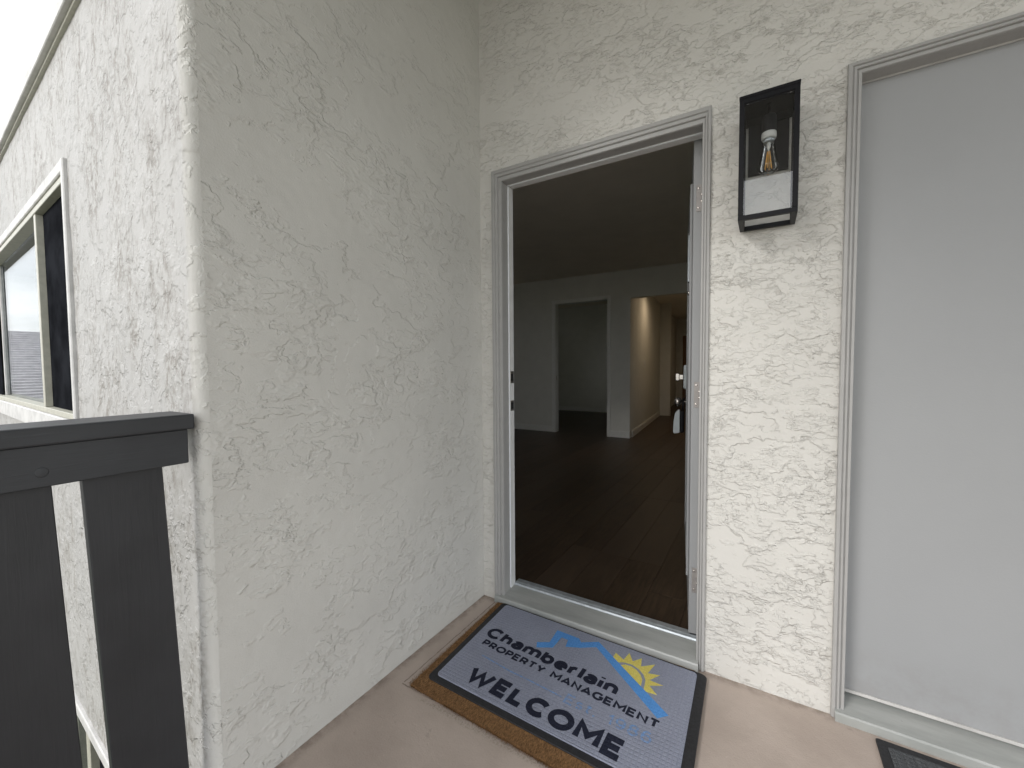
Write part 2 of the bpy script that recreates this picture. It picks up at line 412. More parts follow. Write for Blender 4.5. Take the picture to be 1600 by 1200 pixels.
YB = -1.2233          # outer corner of the projecting wing
AF = R(2.5); E_ = Vector((-cos(AF), sin(AF), 0)); N_ = Vector((-sin(AF), -cos(AF), 0)); P0 = Vector((0, YB, 0))
def F(s, d, z): return P0 + E_*s + N_*d + Vector((0, 0, z))
RC = .030
wing = thing('building_wing', (0, YB, -2.75), 'projecting building wing with a smooth painted side wall and a stained pale stucco front', 'building')
zs = coords([-.02, 3.05], [.008])
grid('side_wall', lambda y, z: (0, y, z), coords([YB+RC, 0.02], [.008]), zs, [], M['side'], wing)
# front of the wing incl. the rounded outside corner; u<0 = the arc
arc = [-(i/8.0) for i in range(8, 0, -1)]
def front(u, z):
    wob = .0035*sin(z*2.1+1)+.002*sin(z*7.3)
    r = RC + (.012*max(0, min(1, (1.2-z)/1.2)))
    if u < 0:
        a = -u*pi/2            # 0 at front, pi/2 at side
        cxy = Vector((-r, YB+r, 0))
        return cxy + Vector((sin(a)*r, -cos(a)*r, z)) + Vector((0, 0, 0))
    return F(r+u, 0, z) if u > 0 else F(r, 0, z)
WS0, WS1, WZ0, WZ1 = 1.225, 4.45, .955, 1.965
LS0, LS1, LZ0, LZ1 = .60, 1.85, -1.55, -.42
us = arc + coords([0, WS0-RC, 2.6, WS1-RC, 8.0], [.010, .014, .03, .2])
us = sorted(set([round(u, 6) for u in us] + [round(LS0-RC, 6), round(LS1-RC, 6)]))
zf = coords([-2.75, LZ0, LZ1, WZ0, WZ1, 2.54], [.12, .05, .014, .010, .012])
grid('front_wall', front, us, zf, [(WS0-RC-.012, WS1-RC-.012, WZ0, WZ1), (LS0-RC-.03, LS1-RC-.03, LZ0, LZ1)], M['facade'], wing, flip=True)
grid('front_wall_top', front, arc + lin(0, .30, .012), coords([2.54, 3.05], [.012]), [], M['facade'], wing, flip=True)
def Fbox(mb, s0, s1, d0, d1, z0, z1, bev=0, seg=1):
    mat = Matrix(((E_.x, N_.x, 0, P0.x), (E_.y, N_.y, 0, P0.y), (0, 0, 1, 0), (0, 0, 0, 1)))
    return mb.box(s0, s1, d0, d1, z0, z1, bev, seg, mat)
# lower body of the wing side wall under the landing, and its roof
MB().box(-.06, -.004, YB+.03, 0, -2.75, -.03).build('side_wall_base', M['soffit'], wing)
Fbox(MB(), .30, 8.1, -.02, .012, 2.462, 2.474).build('fascia_shadow_board', M['wframe'], wing)
Fbox(MB(), .30, 3.35, -.02, .030, 2.475, 2.522, .003).build('fascia', M['fascia'], wing)
Fbox(MB(), 3.353, 8.1, -.02, .027, 2.472, 2.518, .003).build('fascia', M['fascia'], wing)
Fbox(MB(), .31, 8.1, -1.12, -.021, 2.40, 2.46).build('flat_roof', M['path'], wing)
Fbox(MB(), 7.98, 8.0, -1.12, -.002, -2.75, 2.4).build('end_wall', M['soffit'], wing)

def slider_window(name, label, s0, s1, z0, z1, mulls, screens):
    w = thing(name, tuple(F((s0+s1)/2, 0, z0)), label, 'window')
    t = .06
    tb = MB()
    Fbox(tb, s0-.035, s0+.001, -.01, .014, z0-.09, z1+.050, .004)
    Fbox(tb, s1, s1+.035, -.01, .014, z0-.09, z1+.050, .004)
    Fbox(tb, s0+.002, s1-.001, -.01, .013, z1, z1+.050, .004)
    Fbox(tb, s0+.002, s1-.001, -.01, .018, z0-.09, z0, .004)
    tb.build('trim', M['wtrim'], w)
    fb = MB()
    Fbox(fb, s0+.001, s0+.026, -.09, .004, z0, z1, .002); Fbox(fb, s1-.026, s1-.001, -.09, .004, z0, z1, .002)
    Fbox(fb, s0+.027, s1-.027, -.09, .005, z1-.028, z1-.001, .002); Fbox(fb, s0+.027, s1-.027, -.09, .006, z0+.001, z0+.026, .002)
    fb.build('frame', M['wframe'], w)
    edges = [s0+.026] + [x for mm in mulls for x in mm[:2]] + [s1-.026]
    for mm in mulls:
        b = MB(); Fbox(b, mm[0], mm[1], -.075, mm[2], z0+.027, z1-.029, .002); b.build('mullion', M['wframe' if mm[3] else 'wtrim'], w)
    for i in range(0, len(edges), 2):
        a, b2 = edges[i], edges[i+1]; k = i//2
        if screens[k]:
            b = MB(); Fbox(b, a+.001, b2-.001, -.028, -.024, z0+.027, z1-.029); b.build('insect_screen', M['screen'], w)
        else:
            b = MB(); Fbox(b, a+.001, b2-.001, -.050, -.045, z0+.027, z1-.029); b.build('pane', M['winglass'], w)
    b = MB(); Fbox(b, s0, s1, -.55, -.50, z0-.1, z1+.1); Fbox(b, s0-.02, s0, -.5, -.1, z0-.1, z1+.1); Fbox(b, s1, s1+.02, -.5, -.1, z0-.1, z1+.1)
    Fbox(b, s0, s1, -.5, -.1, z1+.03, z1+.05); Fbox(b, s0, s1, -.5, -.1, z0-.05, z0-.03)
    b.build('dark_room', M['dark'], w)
    return w
slider_window('sliding_window', 'wide sliding window above the handrail mirroring sky and a shingled roof', WS0, WS1, WZ0, WZ1,
              [(1.875, 1.918, .002, 1), (3.62, 3.655, -.035, 0)], [1, 0, 1])
slider_window('sliding_window', 'lower grey window seen between the two pickets of the railing', LS0, LS1, LZ0, LZ1, [(1.30, 1.36, .004, 1)], [1, 0])

# entry wall with the two door openings
D1X0, D1X1, D1T = .070, 1.029, 2.103      # outer edges of the first door casing
D2X0, D2X1, D2T = 1.413, 2.365, 2.100
ew = thing('entry_wall', (1.2, 0, -2.75), 'cream skip-trowel stucco wall around both doorways', 'wall')
ux = coords([-.02, D1X0+.02, D1X1-.012, D2X0+.012, D2X1-.012, 4.4], [.008, .009, .0075, .012, .06])
uz = coords([-.02, D1T-.02, D2T-.012, 2.55, 3.05], [.008, .005, .010, .014])
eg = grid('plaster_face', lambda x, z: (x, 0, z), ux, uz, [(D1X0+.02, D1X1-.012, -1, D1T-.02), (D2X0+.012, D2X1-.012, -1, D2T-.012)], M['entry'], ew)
cb = MB()
for a, b in ((-.3, D1X0+.022), (D1X1-.013, D2X0+.0145), (D2X1-.0145, 4.4)): cb.box(a, b, .012, .148, 0, 3.05)
cb.box(D1X0+.022, D1X1-.013, .012, .148, D1T-.022, 3.05); cb.box(D2X0+.0145, D2X1-.0145, .012, .148, D2T-.0145, 3.05)
cb.build('wall_core', M['intwall'], ew)

# ------------------------------------------------------------------ landing, soffit
g = MB().box(0, 4.5, -3.5, .0, -.22, 0).build('landing_floor', M['floor']); tag(g, kind='structure')
g = MB().box(.002, 4.5, -3.45, .15, 3.02, 3.2).build('porch_ceiling', M['soffit']); tag(g, kind='structure')

# ------------------------------------------------------------------ door frames
def sweep(name, prof, x0, x1, zt, zb, mat, parent, rs=1.0, us=1.0):
    """mitred door surround; prof = (inward offset, y)"""
    vs_, fs = [], []; n_ = len(prof)
    for path in range(4):
        for u, y in prof:
            u *= us
            x = (x0+u, x0+u, x1-u*rs, x1-u*rs)[path]; z = (zb, zt-u, zt-u, zb)[path]
            vs_.append((x, y, z))
    for p_ in range(3):
        for i in range(n_):
            j = (i+1) % n_
            fs.append((p_*n_+i, p_*n_+j, (p_+1)*n_+j, (p_+1)*n_+i))
    fs.append(tuple(range(n_))); fs.append(tuple(reversed(range(3*n_, 4*n_))))
    return MB().verts_faces(vs_, fs).build(name, mat, parent)
CAS = [(0, .012), (0, -.008), (.003, -.012), (.016, -.0135), (.0185, -.011), (.0195, -.0075), (.0225, -.0075), (.024, -.0105), (.032, -.0105), (.034, -.008),
       (.035, -.002), (.040, -.002), (.041, -.005), (.052, -.005), (.0545, .000), (.0545, .012)]
JAMB = [(.0225, .0125), (.0545, .0125), (.0545, .058), (.0225, .058)]
STOP = [(.0225, .0585), (.0560, .0585), (.0570, .0600), (.0570, .098), (.0225, .098)]
def door_frame(x0, x1, zt, label, group, white, rs=1.0, us=1.0):
    fr = thing('door_frame', ((x0+x1)/2, 0, 0), label, 'door frame')
    sweep('casing', CAS, x0, x1, zt, .002, M['frame'], fr, rs, us)
    sweep('jamb', JAMB, x0, x1, zt, .002, M['frame'], fr, rs, us)
    sweep('door_stop', STOP, x0, x1, zt, .03, M['white'] if white else M['frame'], fr, rs, us)
    sweep('weather_strip', [(.0546, .0520), (.0590, .0520), (.0600, .0545), (.0590, .0580), (.0546, .0580)], x0, x1, zt, .052, M['seal'] if white else M['wtrim'], fr, rs, us)
    # sill: painted nose, metal threshold
    s = MB()
    xa, xb = x0+.010, x1-.032*rs-.002
    v = []
    for x in (xa, xb): v += [(x, -.026, .0), (x, -.026, .026), (x, -.0225, .0315), (x, .088, .048), (x, .088, .0)]
    s.verts_faces(v, [(0, 1, 2, 3, 4), (9, 8, 7, 6, 5), (0, 5, 6, 1), (1, 6, 7, 2), (2, 7, 8, 3), (3, 8, 9, 4), (4, 9, 5, 0)])
    s.build('sill', M['sillpaint'], fr)
    s = MB(); xa, xb = x0+.057, x1-.057*rs
    v = []; pr = [(.0885, .040), (.0885, .050), (.092, .0555), (.098, .0575), (.104, .0560), (.108, .0585), (.136, .0585), (.146, .046), (.146, .022), (.0885, .022)]
    for x in (xa, xb): v += [(x, y, z) for y, z in pr]
    k = len(pr); fs = [tuple(range(k)), tuple(reversed(range(k, 2*k)))] + [(i, k+i, k+(i+1) % k, (i+1) % k) for i in range(k)]
    s.verts_faces(v, fs); s.build('threshold', M['metal'], fr)
    return fr
n = NT('weathered_sill_paint'); g = n.noise(6, 6, .65, v=n.mapping(scale=(.5, 2.5, 1)))
cc = n.mix(n.step(g, .3, .7), (.30, .31, .295), (.40, .405, .39))
cc = n.mix(n.math('MULTIPLY', n.step(n.noise(70, 5, .7), .66, .72), .5), cc, (.14, .13, .11))
n.set(Base_Color=cc, Roughness=.42); n.bump(n.noise(90, 4, .6), dist=.0004); M['sillpaint'] = n.m
fr1 = door_frame(D1X0, D1X1, D1T, 'grey moulded frame round the open doorway, with worn grey sill', None, True, .55)
fr2 = door_frame(D2X0, D2X1, D2T, 'grey moulded frame round the closed grey door right of the lantern', None, False, 1.0, .66)
# strike plates on the latch side of the open doorway
for z, h in ((1.115, .030), (.972, .026)):
    b = MB(); b.box(D1X0+.0571, D1X0+.0583, .062, .094, z-h, z+h, .0006); sp_ = b.build('strike_plate', M['nickel'], fr1)
    b = MB(); b.box(D1X0+.0584, D1X0+.0590, .066, .090, z-h*.62, z+h*.62); b.build('latch_hole', M['dark'], sp_)

# closed door
dr = thing('closed_door', ((D2X0+D2X1)/2, .12, .05), 'closed flush grey door at the right edge', 'door')
bx('door_slab', M['leafgrey'], dr, D2X0+.0365, D2X1-.0365, .0590, .0900, .060, D2T-.0375, bev=.001)
MB().box(D2X0+.040, D2X1-.040, .0535, .0586, .0595, .070, .001).build('door_sweep', M['fascia'], dr)
kb = MB().lathe([(.0, -.066), (.018, -.066), (.026, -.058), (.028, -.048), (.022, -.036), (.012, -.030), (.012, -.008), (.033, -.006), (.035, 0)], (D2X1-.12, .0588, .95), axis='y')
kb.build('door_knob', M['nickel'], dr)

# open door, hinged on the right, swung in by about 80 degrees
PHI = R(80.8)
HX, HY = .9655, .139
op = thing('open_door', (HX+.03, HY, .05), 'open grey entry door seen nearly edge-on, swung into the dark room', 'door')
ex = Vector((-cos(PHI), sin(PHI), 0))        # along the leaf from hinge to latch
nx = Vector((-sin(PHI), -cos(PHI), 0))       # outside face normal
Pm = Vector((.9560, .1080, 0))
LM = Matrix(((ex.x, nx.x, 0, Pm.x), (ex.y, nx.y, 0, Pm.y), (0, 0, 1, 0), (0, 0, 0, 1)))
LW = .865
def leafbox(mb, a0, a1, n0, n1, z0, z1, bev=0, seg=1): return mb.box(a0, a1, n0, n1, z0, z1, bev, seg, LM)
leafbox(MB(), 0, LW, -.044, 0, .064, 2.056, .0012).build('door_slab', M['leafgrey'], op)
# raised edge mouldings on the outer face
mo = MB()
leafbox(mo, LW-.13, LW-.112, .0, .010, .25, 1.93, .002)
leafbox(mo, .112, .13, .0, .010, .25, 1.93, .002)
leafbox(mo, .131, LW-.131, .0, .009, 1.912, 1.93, .002); leafbox(mo, .131, LW-.131, .0, .009, .25, .268, .002)
mo.build('panel_moulding', M['leafgrey'], op)
for z in (1.826, 1.05, .289):
    h = MB(); leafbox(h, -.0022, -.0004, -.042, -.010, z-.052, z+.052, .0005); hp = h.build('hinge_leaf', M['hinge'], op)
    h = MB()
    for dz, dn in ((.038, -.018), (.013, -.030), (-.013, -.030), (-.038, -.018)):
        c0 = LM @ Vector((-.0024, dn, z+dz)); h.lathe([(.0042, 0), (.0034, -.0008), (.0, -.0009)], c0, axis='y', n=10)
    h.build('screws', M['nickel'], hp)
    h = MB(); c0 = LM @ Vector((-.006, -.050, z)); h.lathe([(.0065, -.053), (.0065, .053)], c0, n=12); h.build('knuckle', M['hinge'], hp)
def leafpt(a, nn, z): return LM @ Vector((a, nn, z))
def leaf_lathe(prof, a, z, n=20):
    b = MB(); base_ = leafpt(a, 0, z); q = nx.to_track_quat('Z', 'Y').to_matrix().to_4x4()
    bb = bmesh.new(); t = MB(); t.lathe(prof, (0, 0, 0), 'z', n)
    t.bm.transform(Matrix.Translation(base_) @ q); b._add(t.bm); bb.free(); return b
# keypad deadbolt, knob, viewer, slim metal plate, bottom sweep
b = MB(); leafbox(b, LW-.095, LW-.025, .0, .024, 1.03, 1.17, .010, 3); kd = b.build('deadbolt_plate', M['lock'], op)
b = MB(); leafbox(b, LW-.073, LW-.047, .025, .048, 1.085, 1.115, .003, 2); leafbox(b, LW-.066, LW-.054, .046, .068, 1.078, 1.122, .004, 2); b.build('thumb_turn', M['nickel'], kd)
leaf_lathe([(.034, .001), (.033, .006), (.014, .010), (.012, .034), (.022, .040), (.029, .050), (.029, .060), (.020, .070), (.0, .073)], LW-.06, .955).build('door_knob', M['nickel'], op)
leaf_lathe([(.013, .0005), (.013, .006), (.009, .011), (.0, .012)], LW/2+.12, 1.545, 16).build('door_viewer', M['nickel'], op)
b = MB(); leafbox(b, LW/2+.10, LW/2+.145, .0005, .012, 1.60, 1.84, .003, 2); b.build('slim_plate', M['metal'], op)
b = MB(); leafbox(b, .002, LW-.002, -.040, -.004, .045, .0615, .002); b.build('bottom_seal', M['rubber'], op)

# grey key box on the outside knob
lb = thing('key_lock_box', tuple(leafpt(LW-.06, .045, .76)), 'pale grey key lock box hanging from the open door knob', 'lock box')
b = MB(); leafbox(b, LW-.098, LW-.022, .018, .042, .775, .905, .010, 3); b.build('back_shell', M['black'], lb)
b = MB()
prof = [(.0425, .775), (.074, .770), (.078, .778), (.075, .84), (.068, .885), (.055, .905), (.0425, .908)]
vv = []
for a in (LW-.096, LW-.024): vv += [tuple(leafpt(a, p_, z_)) for p_, z_ in prof]
k = len(prof); b.verts_faces(vv, [tuple(range(k)), tuple(reversed(range(k, 2*k)))] + [(i, k+i, k+(i+1) % k, (i+1) % k) for i in range(k)])
bmesh.ops.bevel(b.bm, geom=b.bm.edges[:], offset=.003, segments=2, affect='EDGES'); b.build('front_cover', M['lock'], lb)
b = MB(); b.tube([leafpt(LW-.085, .026, .905), leafpt(LW-.085, .024, .945), leafpt(LW-.078, .022, .968), leafpt(LW-.060, .021, .976), leafpt(LW-.042, .022, .968), leafpt(LW-.035, .024, .945), leafpt(LW-.035, .026, .905)], .0045)
b.build('shackle', M['black'], lb)

# ------------------------------------------------------------------ interior
FZ = .02
RX0, RX1, RY0, RY1, RZ = -3.7, 3.2, .148, 4.80, 2.655
fl = bpy.data.objects.new('interior_floor', None); col.objects.link(fl); tag(fl, kind='structure')
MB().box(RX0-.1, RX1+.1, RY0-.12, 12.2, -.2, .006).build('subfloor', M['dark'], fl)
PW, PL = .1832, 1.22
x0p = .540 - 20*PW
def plank_mesh(l):
    b = MB(); b.box(-PW/2+.0006, PW/2-.0006, 0, l-.0012, .0065, FZ, .0007); me_o = b.build('plank', M['plank']); me = me_o.data
    bpy.data.objects.remove(me_o); return me
full = plank_mesh(PL); cache = {}
rest = MB()
for i in range(-1, 38):
    xc = x0p + (i+.5)*PW
    if xc > RX1: continue
    st = [.0, .745-RY0-.0, .42, .93, .18, 1.05, .61, .30][(i*3+ (0 if i % 2 else 5)) % 8]
    if abs(xc-(.357-PW/2)) < .05: st = .745-(RY0-.02)
    y = RY0-.02 + (st % PL) - PL
    while y < 12.1:
        a, b_ = max(y, RY0-.02), min(y+PL, 12.1)
        if b_-a > .02:
            vis = (-3.1 < xc < 1.15 and a < 4.9)
            if vis:
                l = round(b_-a, 3)
                me = full if abs(l-PL) < .002 else cache.setdefault(l, plank_mesh(l))
                o = bpy.data.objects.new('plank', me); col.objects.link(o); o.parent = fl; o.location = (xc, a, 0)
            else: rest.box(xc-PW/2+.0006, xc+PW/2-.0006, a, b_-.0012, .0065, FZ)
        y += PL
ro = rest.build('far_planks', M['plank'], fl, normals=False); ro['kind'] = 'stuff'

def struct(name, mb, mat): o = mb.build(name, mat); tag(o, kind='structure'); return o
struct('interior_ceiling', MB().box(RX0-.1, RX1+.1, RY0, 4.92, RZ, RZ+.1), M['intceil'])
struct('interior_side_wall', MB().box(RX0-.1, RX0, RY0, 5.2, FZ, RZ).box(RX0-.1, RX0, 6.6, 8.3, FZ, RZ).box(RX0-.1, RX0, 5.2, 6.6, FZ, 1.0).box(RX0-.1, RX0, 5.2, 6.6, 1.95, RZ), M['intwall'])
struct('interior_side_wall', MB().box(RX1, RX1+.1, RY0, 1.0, FZ, RZ).box(RX1, RX1+.1, 2.3, 4.92, FZ, RZ).box(RX1, RX1+.1, 1.0, 2.3, FZ, 1.0).box(RX1, RX1+.1, 1.0, 2.3, 2.0, RZ), M['intwall'])  # opening out of view, added to let more daylight into the room
struct('sun_blocker', MB().box(RX0-1.9, RX0-.101, 1.8, 7.4, 2.10, 2.2), M['soffit'])  # unseen slab added to keep sun out of the back-room window
# dividing wall with a doorway and a hall opening
OX0, OX1, PX0, HX1, OZ = -1.870, -.955, -.585, .60, 2.225
OZ2 = 2.222
w = MB(); T = .115
w.box(RX0, OX0-.02, RY1, RY1+T, FZ, RZ); w.box(OX1+.02, PX0, RY1, RY1+T, FZ, RZ); w.box(HX1, RX1, RY1, RY1+T, FZ, RZ)
w.box(OX0-.02, OX1+.02, RY1, RY1+T, OZ+.02, RZ); w.box(PX0, HX1, RY1, RY1+T, OZ2, RZ)
dwl = struct('dividing_wall', w, M['intwall'])
def baseboard(parent, x0, x1, y, side=-1, name='baseboard'):
    b = MB(); b.box(x0, x1, y-.014, y-.0005, FZ+.001, FZ+.085); b.box(x0, x1, y-.009, y-.0005, FZ+.0855, FZ+.105, .002)
    return b.build(name, M['base'], parent)
baseboard(dwl, RX0+.02, OX0-.062, RY1); baseboard(dwl, OX1+.062, PX0, RY1); baseboard(dwl, HX1, RX1, RY1)
# doorway lining and casing
fd = thing('interior_door_frame', (OX0/2+OX1/2, RY1, FZ), 'white frame of the dark inner doorway left of the pillar', 'door frame')
b = MB(); b.box(OX0-.0195, OX0, RY1-.004, RY1+T+.004, FZ, OZ+.0195); b.box(OX1, OX1+.0195, RY1-.004, RY1+T+.004, FZ, OZ+.0195); b.box(OX0, OX1, RY1-.003, RY1+T+.003, OZ, OZ+.0195)
b.build('jamb', M['base'], fd)
b = MB(); b.box(OX0-.062, OX0-.006, RY1-.016, RY1-.0045, FZ, OZ+.062, .002); b.box(OX1+.006, OX1+.062, RY1-.016, RY1-.0045, FZ, OZ+.062, .002); b.box(OX0-.006, OX1+.006, RY1-.015, RY1-.0045, OZ+.006, OZ+.062, .002)
b.build('casing', M['base'], fd)
b = MB(); b.box(OX0+.0005, OX0+.0025, RY1+.03, RY1+.06, .93, 1.00); b.build('strike_plate', M['nickel'], fd)
# back room
bw = MB(); bw.box(RX0, -.60, 8.12, 8.22, FZ, 2.655); brw = struct('back_room_wall', bw, M['intwall']); baseboard(brw, RX0+.02, -.90, 8.12)
struct('back_room_ceiling', MB().box(RX0, -.60, RY1+T+.001, 8.2, 2.66, 2.75), M['intceil'])
# hall: left wall leans a touch off square as built
HA, HB = Vector((PX0+.001, RY1+T, 0)), Vector((-.872, 8.80, 0))
hd = (HB-HA).normalized(); hn = Vector((hd.y, -hd.x, 0)); HL = (HB-HA).length
HM = Matrix(((hd.x, hn.x, 0, HA.x), (hd.y, hn.y, 0, HA.y), (0, 0, 1, 0), (0, 0, 0, 1)))
HZ = 2.56
w = MB(); w.box(.001, HL, -.11, 0, FZ, HZ, 0, 1, HM); w.box(HL, HL+.82, -.11, 0, 2.36, HZ, 0, 1, HM); w.box(HL+.82, HL+3.0, -.11, 0, FZ, HZ, 0, 1, HM)
hwl = struct('hall_wall', w, M['intwall'])
b = MB(); b.box(.002, HL-.01, .0005, .014, FZ+.001, FZ+.085, 0, 1, HM); b.box(.002, HL-.01, .0005, .009, FZ+.0855, FZ+.105, 0, 1, HM); b.box(HL+.90, HL+2.9, .0005, .014, FZ+.001, FZ+.10, 0, 1, HM); b.build('baseboard', M['base'], hwl)
b = MB(); b.box(HL+.05-.005, HL+.05, -.0, .0, 0, 0) if False else None
b.box(HL-.002, HL+.018, -.115, .006, FZ, 2.358, 0, 1, HM); b.box(HL+.80, HL+.818, -.115, .006, FZ, 2.358, 0, 1, HM); b.box(HL+.822, HL+.885, .0005, .014, FZ, 2.42, 0, 1, HM); b.box(HL+.018, HL+.80, -.115, .006, 2.34, 2.358, 0, 1, HM)
fh = thing('hall_door_frame', tuple(HM @ Vector((HL+.4, 0, FZ))), 'narrow door frame on the lit hall wall, deep in the house', 'door frame')
o3 = origin(fh)
b.build('jamb', M['base'], fh)
dk = MB(); dk.box(-3.2, -3.1, 8.23, 12.1, FZ, HZ); dk.box(-3.1, -1.42, 12.0, 12.1, FZ, HZ); dk.box(-3.2, -1.42, 8.23, 12.1, HZ+.10, HZ+.18)
struct('bedroom_wall', dk, M['intwall'])
hr = MB(); hr.box(HX1, HX1+.1, RY1+T, 11.7, FZ, HZ); struct('hall_wall', hr, M['intwall'])
he = MB(); he.box(-1.4, HX1+.1, 11.7, 11.8, FZ, HZ); hend = struct('hall_end_wall', he, M['intwall'])
fe = thing('hall_end_door', (-.35, 11.69, FZ), 'warm brown door with white casing at the far end of the hall', 'door')
b = MB(); b.box(-.98, -.90, 11.68, 11.699, FZ, 2.12); b.box(-.06, .02, 11.68, 11.699, FZ, 2.12); b.box(-.90, -.06, 11.681, 11.699, 2.05, 2.12); b.build('casing', M['base'], fe)
b = MB(); b.box(-.898, -.062, 11.685, 11.699, FZ+.01, 2.049); b.build('door_slab', simple('oak_brown_door', (.22, .12, .06), .5), fe)
struct('hall_ceiling', MB().box(-1.4, HX1+.1, RY1+T+.001, 11.8, HZ, HZ+.09), M['intceil'])
b = thing('light_switch', tuple(HM @ Vector((1.15, 0, 1.2))), 'small white light switch on the lit hall wall', 'light switch')
q = MB(); q.box(1.115, 1.185, .0005, .006, 1.14, 1.26, .002, 1, HM); q.build('cover_plate', M['base'], b); q = MB(); q.box(1.135, 1.165, .0065, .011, 1.17, 1.23, .001, 1, HM); q.build('rocker', M['white'], b)

# hall downlight (lit)
n = NT('warm_lamp_lens'); n.set(Base_Color=(.9, .8, .6)); n.bsdf.inputs['Emission Color'].default_value = (1, .72, .44, 1); n.bsdf.inputs['Emission Strength'].default_value = 3.0
def downlight(x, y, label, power):
    hl = thing('ceiling_light', (x, y, HZ), label, 'ceiling light')
    MB().lathe([(.075, -.001), (.075, -.006), (.055, -.008), (.050, -.001)], (x, y, HZ), n=28).build('trim_ring', M['white'], hl)
    MB().lathe([(.048, -.0015), (.048, -.004), (.0, -.0045)], (x, y, HZ), n=24).build('lens', n.m, hl)
    ld = bpy.data.lights.new('downlight', 'SPOT'); ld.energy = power; ld.color = (1, .76, .50); ld.spot_size = R(174); ld.spot_blend = 1.0; ld.shadow_soft_size = .04
    lo = bpy.data.objects.new('downlight_lamp', ld); col.objects.link(lo); lo.parent = hl; lo.location = (0, 0, -.02)
downlight(-.21, 6.05, 'lit warm recessed downlight near the front of the hall ceiling', 13.0)
downlight(.25, 9.6, 'added unseen warm downlight brightening the far end of the hall', 7.0)  # added out of view to brighten the dark hall end

# ------------------------------------------------------------------ railing
rl = thing('balcony_railing', (-.04, -1.9, 0), 'charcoal painted wooden balcony railing with flat cap rail', 'railing')
YE = -3.4
b = MB(); b.box(-.118, .012, YE, YB-.008, 1.022, 1.0590, .004, 2); b.build('cap_rail', M['rail_h'], rl)
b = MB(); b.box(-.038, -.002, YE, YB-.018, .938, 1.0215, .002); b.build('upper_board', M['rail_h'], rl)
b = MB(); b.box(-.038, -.002, YE, YB-.018, -.14, -.03, .002); b.build('lower_board', M['rail_h'], rl)
yk = -1.282
for i in range(12):
    wd = .138; y1 = yk - i*(wd+.044); y0 = y1-wd
    dz = random.uniform(-.002, .002)
    sh = Matrix.Identity(4); sh[1][2] = -.036; sh[1][3] = .036*.94   # the boards hang slightly out of plumb
    b = MB(); b.box(-.0640, -.0385, y0+dz, y1+dz, -.16, .985, .002, mat=sh); b.build('picket', M['rail_v'], rl)
for y in (-1.484, -2.10, -2.75):
    b = MB(); b.lathe([(.0100, -.0025), (.0100, .0002), (.0085, .0005), (.0, .0006)], (-.0018, y, .968), axis='x', n=20); b.build('bolt_head', M['rail_h'], rl)

# ------------------------------------------------------------------ wall lantern
LX0, LX1, LYF, LZ0_, LZ1_ = 1.1245, 1.2845, -.150, 1.634, 2.012
LYB = -.010
lt = thing('wall_lantern', ((LX0+LX1)/2, 0, 1.83), 'black box wall lantern with clear glass and filament bulb', 'wall lamp')
t = .0145
b = MB()
for x in (LX0, LX1-t):
    for y in (LYF, LYB-t): b.box(x, x+t, y, y+t, LZ0_+t, LZ1_-.0005, .0008)
for (x0_, x1_, y0_, y1_) in ((LX0, LX1, LYF, LYF+t), (LX0, LX1, LYB-t, LYB), (LX0, LX0+t, LYF+t, LYB-t), (LX1-t, LX1, LYF+t, LYB-t)):
    b.box(x0_, x1_, y0_, y1_, LZ0_, LZ0_+t-.0003, .0006)
b.build('cage_frame', M['black'], lt)
b = MB(); b.box(LX0-.001, LX1+.001, LYF-.001, LYB+.001, LZ1_, LZ1_+.010, .001); b.box(LX0+t, LX1-t, LYF+.0005, LYF+t-.001, LZ1_-.014, LZ1_-.0005); b.box(LX0+.001, LX0+t-.001, LYF+t, LYB-t, LZ1_-.014, LZ1_-.0005); b.box(LX1-t+.001, LX1-.001, LYF+t, LYB-t, LZ1_-.014, LZ1_-.0005)
b.build('roof_plate', M['black'], lt)
bx('finial', M['black'], lt, 1.190, 1.216, -.086, -.066, LZ1_+.0105, LZ1_+.030, bev=.001)
bx('back_plate', M['black'], lt, 1.146, 1.263, -.0095, .004, 1.822, LZ1_-.001, bev=.001)
bx('back_bracket', M['black'], lt, LX0+t, LX1-t, LYB-.004, LYB, 1.985, LZ1_-.0005)
gl = (1, 1)
bx('glass_pane', M['glass'], lt, LX0+t-.002, LX1-t+.002, LYF+.0075, LYF+.0095, LZ0_+t-.001, LZ1_-.015)
bx('glass_pane', M['glass'], lt, LX0+.0065, LX0+.0085, LYF+t-.002, LYB-t+.002, LZ0_+t-.001, LZ1_-.015)
bx('glass_pane', M['glass'], lt, LX1-.0085, LX1-.0065, LYF+t-.002, LYB-t+.002, LZ0_+t-.001, LZ1_-.015)
BX, BY = 1.206, -.078
MB().lathe([(.006, 0), (.006, .05)], (BX, BY, 1.962)).build('stem', M['black'], lt)
MB().lathe([(.0, .0), (.0, .0), (.020, .0), (.0205, .003), (.0205, .055), (.018, .060), (.006, .061)], (BX, BY, 1.915)).build('socket', M['black'], lt)
MB().lathe([(.0195, -.004), (.0212, .0), (.0212, .014), (.0204, .017), (.0, .017)], (BX, BY, 1.904)).build('socket_ring', simple('pale_socket_ring', (.62, .62, .60), .4), lt)
MB().lathe([(.014, -.012), (.0165, -.006), (.0135, -.001), (.0165, .004)], (BX, BY, 1.901)).build('bulb_base', M['metal'], lt)
gb = MB(); pr = []
zt_, zb_ = 1.892, 1.788
for i in range(25):
    u = i/24.0; z = zt_-(zt_-zb_)*u
    r = .0150 + .0235*(u**1.15) if u < .74 else .0150+.0235*(.74**1.15)
    if u >= .74:
        r = (.0150+.0235*(.74**1.15))*math.sqrt(max(0, 1-((u-.74)/.26)**2))
    pr.append((max(r, .0003), z-zt_))
bulb = gb.lathe(pr, (BX, BY, zt_), n=28).build('bulb', M['bulbglass'], lt)
